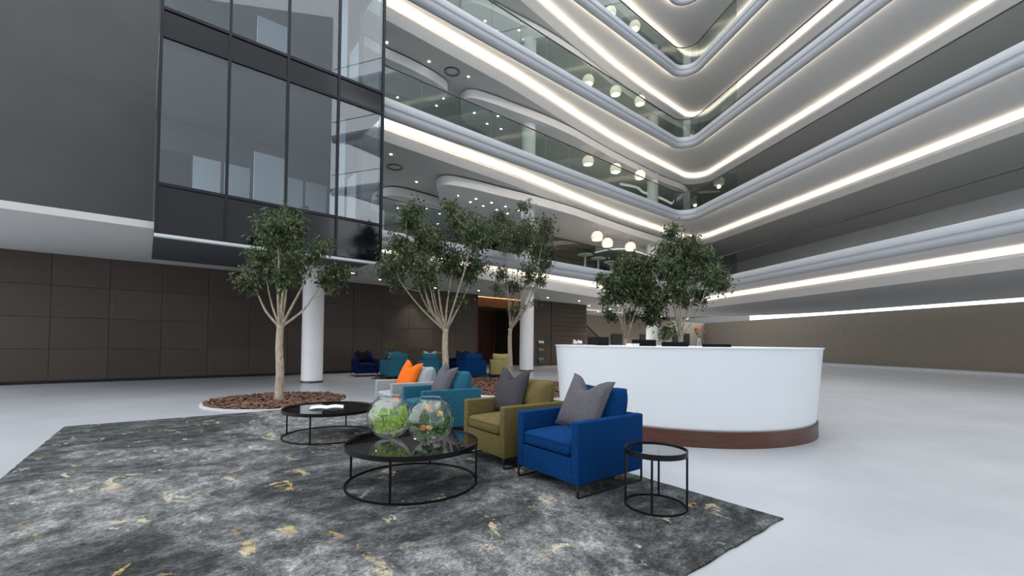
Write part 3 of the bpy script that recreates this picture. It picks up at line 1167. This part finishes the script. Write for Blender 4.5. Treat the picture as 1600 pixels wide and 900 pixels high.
CT = (-.898, 4.042, .013)
tray_table('coffee_table', CT, .594, .38, math.radians(85.5), 'large low round black table with dark glass top carrying the two bowls', 'round tray tables')
tray_table('coffee_table', (-2.47, 5.99, .013), .594, .38, math.radians(90), 'low round black glass table cut by the left edge with a magazine on it', 'round tray tables')
tray_table('side_table', (1.1605, 3.522, .013), .243, .455, math.radians(65.5), 'small tall round black side table at the right of the blue armchair', 'round tray tables')

mg = thing('magazine', (-2.52, 6.0, .384), .35, 'white open magazine lying on the left glass table', 'magazine')
for s in (-1, 1):
    rows = []
    for j in (0, 1):
        rows.append([(s * x, -.15 + .3 * j, .006 + .02 * math.sin(min(1, x / .2) * math.pi) * .6) for x in (0, .03, .07, .12, .17, .21)])
    MB().loft(rows if s > 0 else rows[::-1]).build('page', 'paper', mg)
MB().box((-.215, -.153, 0), (.215, .153, .004)).build('cover', 'paper_grey', mg)


# ------------------------------------------------------------------ glass bowls with leaves and flowers
def leaf_fan(mb, c, nrm, r, lobes, rnd, cup=.25):
    """round pleated leaf"""
    nrm = Vector(nrm).normalized()
    s = nrm.orthogonal().normalized()
    t = nrm.cross(s)
    n = lobes * 4
    c = Vector(c)
    vs = [c - nrm * r * cup]
    for k in range(n):
        a = 2 * math.pi * k / n
        rr = r * (1 - .14 * (k % 4 == 0)) * rnd.uniform(.94, 1.04)
        vs.append(c + (s * math.cos(a) + t * math.sin(a)) * rr + nrm * (r * .09 * (1 if k % 2 else -1)))
    mb.add(vs, [(0, 1 + k, 1 + (k + 1) % n) for k in range(n)])


def blade(mb, a, b, w, bend, rnd):
    a, b = Vector(a), Vector(b)
    d = b - a
    s = d.cross(Vector((rnd.uniform(-1, 1), rnd.uniform(-1, 1), rnd.uniform(-1, 1)))).normalized()
    u = s.cross(d).normalized()
    rows = []
    for k in range(7):
        t = k / 6
        p = a + d * t + u * bend * math.sin(math.pi * t)
        ww = w * math.sin(math.pi * (.12 + .88 * t)) ** .7 if t < 1 else .0005
        rows.append([p - s * ww, p + u * ww * .3, p + s * ww])
    mb.loft(rows, True)


def blossom(mb, c, r, rnd, petals=14):
    c = Vector(c)
    for ring_, (rr, k, lift) in enumerate(((1, petals, .1), (.72, petals - 3, .45), (.42, petals - 6, .8))):
        for i in range(k):
            a = 2 * math.pi * (i + .5 * ring_) / k + rnd.uniform(-.1, .1)
            d = Vector((math.cos(a), math.sin(a), 0))
            tip = c + d * r * rr + Vector((0, 0, r * lift))
            side = Vector((-d.y, d.x, 0)) * r * .3
            mid = c + d * r * rr * .6 + Vector((0, 0, r * lift * .9))
            mb.add([c, mid - side, tip, mid + side, mid + Vector((0, 0, r * .12))], [(0, 1, 4), (1, 2, 4), (2, 3, 4), (3, 0, 4)], True)


def bowl(loc, R, lab, kind, seed):
    o = thing('glass_bowl', loc, 0, lab, 'bowl', 'round glass bowls')
    prof = []
    a0, a1 = -78, 62
    for k in range(29):
        a = math.radians(lerp(a0, a1, k / 28))
        prof.append((R * math.cos(a), R * math.sin(a) + R * .978))
    rim = prof[-1]
    prof = [(0, .004), (prof[0][0] * .6, .001)] + prof + [(rim[0] + .004, rim[1] + .012), (rim[0] + .012, rim[1] + .016)]
    MB().lathe(prof, n=72).build('vessel', 'bowl_glass', o)
    rnd = random.Random(seed)
    C = Vector((0, 0, R * .978))

    def inside(f):
        while True:
            v = Vector((rnd.uniform(-1, 1), rnd.uniform(-1, 1), rnd.uniform(-1, .75)))
            if v.length < 1:
                return C + v * R * f
    if kind == 'lime':
        for k in range(34):
            mb = MB()
            if k == 0:
                p, nrm, r = C + Vector((.07, -.10, -.04)), Vector((.25, -.9, .1)), .072
            else:
                d = Vector((rnd.gauss(0, 1), rnd.gauss(-.2, 1), rnd.gauss(.1, .7))).normalized()
                r = rnd.uniform(.03, .052)
                p, nrm = C + d * (R * .92 - r * .75), d + Vector((rnd.uniform(-.5, .5),) * 3)
            leaf_fan(mb, p, nrm, r, rnd.choice((7, 8, 9)), rnd)
            mb.build('leaf', 'lime_leaf' if k else 'lime_leaf', o)
        for k in range(26):
            mb = MB()
            blade(mb, inside(.6) - Vector((0, 0, .04)), inside(.88), .010, .03, rnd)
            mb.build('leaf', 'lime_leaf' if k % 3 else 'moss_leaf', o)
        cols = [('petal_orange', (.05, .03, .155))]
    else:
        for k in range(104):
            mb = MB()
            d = Vector((rnd.uniform(-1, 1), rnd.uniform(-1, 1), rnd.uniform(-.9, .45))).normalized()
            a = C + d * R * .55 - Vector((0, 0, .05))
            b2 = C + Vector((d.x + rnd.uniform(-.5, .5), d.y + rnd.uniform(-.5, .5), d.z + rnd.uniform(-.3, .7))).normalized() * R * .9
            blade(mb, a, b2, rnd.uniform(.012, .024), .025, rnd)
            mb.build('leaf', 'moss_leaf', o)
        cols = [('petal_gold', (.10, -.10, .07)), ('petal_peach', (.025, -.16, -.035)), ('petal_orange', (-.03, -.165, -.045)), ('petal_orange', (-.01, .0, .10)),
                ('petal_gold', (-.06, .06, .11)), ('petal_orange', (.06, .05, .12))]
    for m, off in cols:
        st = MB().tube([C + Vector(off), C + Vector(off) * .6 + Vector((0, 0, -.08)), C + Vector((0, 0, -.15))], .003, 5).build('stem', 'stem_green', o)
        mb = MB()
        blossom(mb, Vector((0, 0, 0)), .032, rnd)
        M = Matrix.Translation(C + Vector(off)) @ Matrix.Rotation(rnd.uniform(.5, 1.1), 4, 'X') @ Matrix.Rotation(rnd.uniform(0, 3), 4, 'Z')
        mb.xform(M)
        mb.build('flower', m, st)
    return o


bowl((-1.155, 4.17, .382), .208, 'left glass bowl filled with lime green pleated leaves on the large glass table', 'lime', 5)
bowl((-.735, 4.0, .382), .212, 'right glass bowl with orange flowers and dark green blades on the large glass table', 'flowers', 9)

# ------------------------------------------------------------------ reception desk
DC = (2.81, 7.47)
desk = thing('reception_desk', (DC[0], DC[1], 0), 0, 'large round white reception desk on a reddish brown plinth', 'desk')
MB().lathe([(1.90, .20), (1.955, .20), (1.965, .24), (2.045, 1.236), (2.05, 1.25)], n=128).build('shell', 'desk_white', desk)
MB().lathe([(2.05, 1.25), (2.062, 1.252), (2.064, 1.266), (2.055, 1.27), (1.72, 1.27), (1.715, 1.25), (1.70, 1.0), (1.70, .0)], n=128, smooth=False).build('counter_top', 'desk_white', desk)
MB().lathe([(1.70, 0), (1.985, 0), (1.985, .2), (1.70, .2)], n=128, smooth=False).build('plinth', 'red_wood', desk)
MB().lathe([(1.70, .72), (1.05, .72), (1.05, .75), (1.70, .75)], n=96, smooth=False).build('work_surface', 'desk_white', desk)


def desk_pos(r, a, z):
    return (DC[0] + r * math.cos(a), DC[1] + r * math.sin(a), z)


def monitor(x, y, z, rotz, top, wdt, lab):
    o = thing('monitor', (x, y, z), rotz, lab, 'monitor', 'monitors on the reception desk')
    hs = MB().rbox((-wdt / 2, -.018, top - z - .31), (wdt / 2, .018, top - z), .008, 2).build('screen_housing', 'black_plastic', o)
    MB().box((-wdt / 2 + .015, .018, top - z - .295), (wdt / 2 - .015, .0195, top - z - .015)).build('screen', 'spandrel', hs)
    MB().box((-.03, -.05, .01), (.03, -.018, top - z - .12)).build('stand', 'black_plastic', o)
    MB().rbox((-.12, -.11, 0), (.12, .07, .012), .005, 2).build('foot', 'black_plastic', o)


monitor(1.72, 8.75, .75, -.5, 1.43, .44, 'dark monitor standing at the left end of the reception desk')
monitor(1.98, 6.55, .75, .35, 1.365, .42, 'black monitor right of the white card box, behind the desk front')
monitor(2.38, 6.38, .75, .12, 1.335, .40, 'black monitor in the middle behind the desk front')
monitor(2.95, 6.30, .75, -.05, 1.31, .40, 'rightmost black monitor behind the desk front')
o = thing('card_box', (1.66, 6.0, 1.27), .5, 'flat white card box on the edge of the reception desk', 'box')
MB().box((-.07, -.05, 0), (.07, .05, .028)).build('box', 'paper', o)
MB().box((-.072, -.052, .028), (.072, .052, .034)).build('lid', 'paper', o)
rn = random.Random(3)
mb = MB()
for k in range(9):
    p = Vector((rn.uniform(-.06, .06), rn.uniform(-.04, .04), rn.uniform(.02, .05)))
    q = [p + Vector((rn.uniform(-.05, .05), rn.uniform(-.05, .05), rn.uniform(-.02, .05))) for _ in range(4)]
    q = [Vector((a.x, a.y, max(.0, a.z))) for a in q]
    mb.add([p] + q, [(0, 1, 2), (0, 2, 3), (0, 3, 4), (0, 4, 1)])
mb.build('paper_napkin', 'paper', loc=(1.05, 6.92, 1.271), label='crumpled white napkin on the left end of the reception desk', cat='napkin')


def flower_vase(loc, h, r, lab, fm, n=9, spread=.13, seed=1, top=.2):
    o = thing('flower_vase', loc, 0, lab, 'vase')
    MB().lathe([(0, .004), (r, .004), (r, h), (r - .006, h), (r - .006, .012), (0, .012)], n=28).build('vessel', 'bowl_glass', o)
    rnd = random.Random(seed)
    for k in range(n):
        a = rnd.uniform(0, 6.28)
        d = rnd.uniform(.2, 1) * spread
        tip = Vector((math.cos(a) * d, math.sin(a) * d, h + top * rnd.uniform(.5, 1.1)))
        st = MB().tube([(math.cos(a + 3) * r * .5, math.sin(a + 3) * r * .5, .02), (0, 0, h * .8), tip], .004, 5).build('stem', 'stem_green', o)
        mb = MB()
        blossom(mb, tip, .045, rnd, 10)
        mb.build('flower', fm, st)
    return o


flower_vase((3.87, 9.04, 1.27), .17, .045, 'glass vase of orange flowers on the far side of the reception desk', 'petal_orange', 9, .10, 2, .2)
tb = thing('low_table', (-4.55, 16.35, .013), 0, 'low round table under the vase in the far seating group', 'table')
MB().ring((0, 0), .45, .34, .38, .01, 48).build('rim', 'black_metal', tb)
MB().disc((0, 0, .37), .44).build('glass_top', 'table_glass', tb)
for k in range(4):
    a = math.pi / 2 * k + .4
    MB().box((.44 * math.cos(a) - .008, .44 * math.sin(a) - .008, 0), (.44 * math.cos(a) + .008, .44 * math.sin(a) + .008, .345)).build('leg', 'black_metal', tb)
MB().ring((0, 0), .45, 0, .014, .014, 48).build('base_ring', 'black_metal', tb)
flower_vase((-4.55, 16.35, .384), .62, .085, 'tall glass vase with amber flowers in the far seating group', 'flower_dark', 26, .22, 5, .24)


# ------------------------------------------------------------------ planting beds and trees
def bed(name_lab, poly, seed, chips):
    cx = sum(p[0] for p in poly) / len(poly)
    cy = sum(p[1] for p in poly) / len(poly)
    o = thing('planting_bed', (cx, cy, 0), 0, name_lab, 'planting bed', 'bark mulch beds')
    P = [(x - cx, y - cy) for x, y in poly]
    big = [(x * 1.0 + .06 * x / math.hypot(x, y), y + .06 * y / math.hypot(x, y)) for x, y in P]
    n = len(P)
    vs = [(x, y, 0) for x, y in big] + [(x, y, .03) for x, y in big] + [(x, y, .03) for x, y in P] + [(x, y, 0) for x, y in P]
    MB().add(vs, [(r * n + i, r * n + (i + 1) % n, (r + 1) * n + (i + 1) % n, (r + 1) * n + i) for r in range(3) for i in range(n)]).build('edging', 'stone_edge', o)
    MB().prism(P, 0, .015).build('soil', 'mulch_bark', o)
    rnd = random.Random(seed)
    mb = MB()
    xs = [p[0] for p in P]
    ys = [p[1] for p in P]

    def inside(x, y):
        c = False
        j = n - 1
        for i in range(n):
            if (P[i][1] > y) != (P[j][1] > y) and x < (P[j][0] - P[i][0]) * (y - P[i][1]) / (P[j][1] - P[i][1]) + P[i][0]:
                c = not c
            j = i
        return c
    k = 0
    while k < chips:
        x, y = rnd.uniform(min(xs), max(xs)), rnd.uniform(min(ys), max(ys))
        if not inside(x, y):
            continue
        k += 1
        a = rnd.uniform(0, 3.14)
        l, w = rnd.uniform(.03, .075), rnd.uniform(.012, .03)
        t = rnd.uniform(-.03, .03)
        d, s = Vector((math.cos(a), math.sin(a), 0)), Vector((-math.sin(a), math.cos(a), 0))
        c = Vector((x, y, rnd.uniform(.025, .05)))
        q = [c - d * l - s * w - Vector((0, 0, t)), c + d * l - s * w + Vector((0, 0, t)), c + d * l + s * w + Vector((0, 0, t + .008)), c - d * l + s * w - Vector((0, 0, t - .008))]
        top = c + Vector((0, 0, .02))
        mb.add(q + [top], [(0, 1, 4), (1, 2, 4), (2, 3, 4), (3, 0, 4)])
    mb.build('mulch', 'mulch_bark', o, kind='stuff')
    return o


def capsule(a, b, r, n=24):
    a, b = Vector(a), Vector(b)
    d = (b - a)
    ang = math.atan2(d.y, d.x) if d.length > 1e-6 else 0
    out = []
    for k in range(n + 1):
        t = ang - math.pi / 2 + math.pi * k / n
        out.append((b.x + r * math.cos(t), b.y + r * math.sin(t)))
    for k in range(n + 1):
        t = ang + math.pi / 2 + math.pi * k / n
        out.append((a.x + r * math.cos(t), a.y + r * math.sin(t)))
    return out


bed('long bark mulch bed around the two middle trees', capsule((-1.2, 13.3), (.65, 12.3), 2.15), 1, 5200)
bed('round bark mulch bed behind the left glass table', capsule((-4.95, 9.3), (-4.9, 9.3), 1.3), 2, 1800)
bed('bark mulch bed hidden behind the reception desk under the right trees', capsule((3.95, 12.1), (4.7, 11.8), 1.0), 3, 600)


def tree(base, fork, blobs, seed, lab, mpp, px0, hz, trunk_r=.072, n_limb=9, lean=(0, 0), leaf=.108, dens=1.0, depth=.8):
    """blobs: foliage clumps (across, up, radius) around the trunk axis, in steps of mpp metres"""
    rnd = random.Random(seed)
    o = thing('ficus_tree', (base[0], base[1], .02), 0, lab, 'tree', 'indoor trees')
    mb = MB()
    F = Vector((lean[0], lean[1], fork))
    pts = spline([(0, 0, -.02), (lean[0] * .1 + .015, 0, fork * .35), (lean[0] * .5 - .012, lean[1] * .5, fork * .72), F], 5)
    rr = [trunk_r * (1.18 - .3 * i / (len(pts) - 1)) for i in range(len(pts))]
    rr[0] *= 1.25
    rr[-1] *= 1.25
    mb.tube(pts, rr, 10)
    cl = []
    for bx, by, br in blobs:
        x, z, r = (bx - px0) * mpp, 1.3 + (hz - by) * mpp, br * mpp * 1.22
        cl.append((Vector((x, rnd.uniform(-depth, depth), z)), r))
    lv, lf = [], []
    targets = sorted(cl, key=lambda q: -q[1] * (1 + .4 * rnd.random()))
    limbs = []
    for i, (c, r) in enumerate(targets):
        big = i < n_limb
        start = F.copy()
        if not big and limbs:
            L = min(limbs, key=lambda l: min((p - c).length for p in l[3:-1]))
            start = min(L[3:-1], key=lambda p: (p - c).length + (1.5 if p.z > c.z - .15 else 0))
        d = c - start
        m1 = start + Vector((d.x * .42, d.y * .42, d.z * .28)) + Vector((rnd.uniform(-.05, .05), rnd.uniform(-.05, .05), 0))
        m2 = start + Vector((d.x * .76, d.y * .76, d.z * .66)) + Vector((rnd.uniform(-.06, .06), rnd.uniform(-.06, .06), 0))
        P = spline([start - Vector((0, 0, .06)) if big else start, m1, m2, c], 5)
        r0 = (.034 if big else .015) * (trunk_r / .072) * rnd.uniform(.8, 1.1)
        mb.tube(P, [lerp(r0, .006, (k / (len(P) - 1)) ** .8) for k in range(len(P))], 6)
        if big:
            limbs.append(P)
        # twigs and leaves of the clump
        nl = int(dens * 1.5 * (r / mpp) ** 2 * (mpp / .017) ** 1.0)
        nt_ = max(4, nl // 16)
        tips = []
        for k in range(nt_):
            while True:
                v = Vector((rnd.uniform(-1, 1), rnd.uniform(-1, 1), rnd.uniform(-1, 1)))
                if .25 < v.length < 1:
                    break
            tip = c + Vector((v.x * r * 1.12, v.y * r * 1.25, v.z * r * 1.05))
            root = P[-1 - int(rnd.random() * 5)]
            mid = (root + tip) / 2 + Vector((0, 0, .06 * rnd.random()))
            tips.append((root, mid, tip))
            mb.tube([root, mid, tip], [.0055, .004, .002], 4, caps=False)
        for k in range(nl):
            root, mid, tip = rnd.choice(tips)
            t = rnd.uniform(.25, 1.08)
            p = root * (1 - t) ** 2 + mid * 2 * t * (1 - t) + tip * t * t
            p = p + Vector((rnd.gauss(0, .075), rnd.gauss(0, .075), rnd.gauss(-.015, .07)))
            d = Vector((rnd.gauss(0, 1), rnd.gauss(0, 1), rnd.gauss(-.7, .6))).normalized()
            s = d.cross(Vector((rnd.gauss(0, .6), rnd.gauss(0, .6), 1))).normalized()
            up = s.cross(d)
            L2, w2 = leaf * rnd.uniform(.7, 1.25), leaf * rnd.uniform(.2, .3)
            q0, q2 = p, p + d * L2
            mid2 = p + d * L2 * .45
            fold = up * w2 * .45
            o_ = len(lv)
            lv += [q0, mid2 - s * w2 + fold, q2 - up * L2 * .08, mid2 + s * w2 + fold]
            lf += [(o_, o_ + 1, o_ + 2), (o_, o_ + 2, o_ + 3)]
    mb.build('trunk', 'bark', o)
    fb = MB()
    fb.add(lv, lf, False)
    fb.build('foliage', 'ficus_leaf', o, kind='stuff')
    return o


tree((-1.76, 11.6), 1.62, [(640, 330, 15), (632, 345, 10), (650, 360, 22), (622, 378, 18), (680, 372, 18), (715, 340, 18), (740, 362, 20), (753, 378, 13), (700, 398, 24), (738, 402, 18),
                           (620, 420, 20), (648, 402, 20), (672, 430, 20), (610, 440, 12), (725, 425, 14), (706, 330, 10), (652, 440, 14), (692, 492, 7), (716, 468, 9), (664, 488, 6), (655, 340, 12)],
     11, 'tree with the thickest trunk, left of the column, many spreading limbs', .01698, 696, 533, .082, 10, dens=.85)
tree((-.06, 14.7), 1.75, [(778, 328, 11), (800, 345, 18), (828, 340, 14), (850, 360, 15), (815, 362, 20), (840, 382, 18), (850, 405, 12), (788, 372, 13), (784, 430, 11), (800, 445, 12), (828, 425, 14),
                          (845, 437, 9), (818, 330, 8), (780, 455, 7), (815, 475, 6), (800, 482, 7), (836, 470, 5), (770, 350, 9)],
     23, 'tree with the thin trunk in front of the white column', .02152, 798, 534, .075, 8, dens=.8)
tree((3.13, 12.0), 1.42, [(945, 442, 16), (965, 425, 18), (985, 418, 18), (1005, 428, 20), (940, 470, 10), (960, 455, 18), (990, 452, 22), (1015, 450, 20), (1010, 480, 14), (958, 490, 10), (1020, 497, 10), (934, 438, 7), (985, 490, 9)],
     31, 'tree behind the reception desk, left one of the two right-hand trees', .01757, 978, 536, .05, 7, dens=1.0)
tree((4.43, 11.5), 1.5, [(1045, 363, 10), (1060, 382, 16), (1082, 372, 8), (1035, 395, 16), (1060, 410, 20), (1090, 400, 15), (1028, 420, 17), (1065, 435, 18), (1095, 435, 16), (1045, 450, 18), (1025, 465, 14),
                         (1085, 462, 12), (1020, 408, 11), (1112, 420, 18), (1108, 455, 14), (1030, 490, 10), (1130, 440, 14), (1033, 515, 9), (1040, 527, 6)],
     47, 'tallest tree behind the reception desk at the right edge', .01684, 1063, 537, .06, 9, dens=1.0)
tree((-4.93, 9.3), 1.6, [(505, 396, 13), (517, 416, 11), (492, 420, 18), (460, 370, 26), (420, 360, 26), (400, 400, 26), (440, 410, 26), (472, 440, 16), (430, 330, 22), (395, 440, 14), (506, 447, 6), (500, 380, 9)],
     59, 'tree at the left edge in front of the glass tower, only twigs in view', .01362, 438, 531, .075, 8, dens=.8)
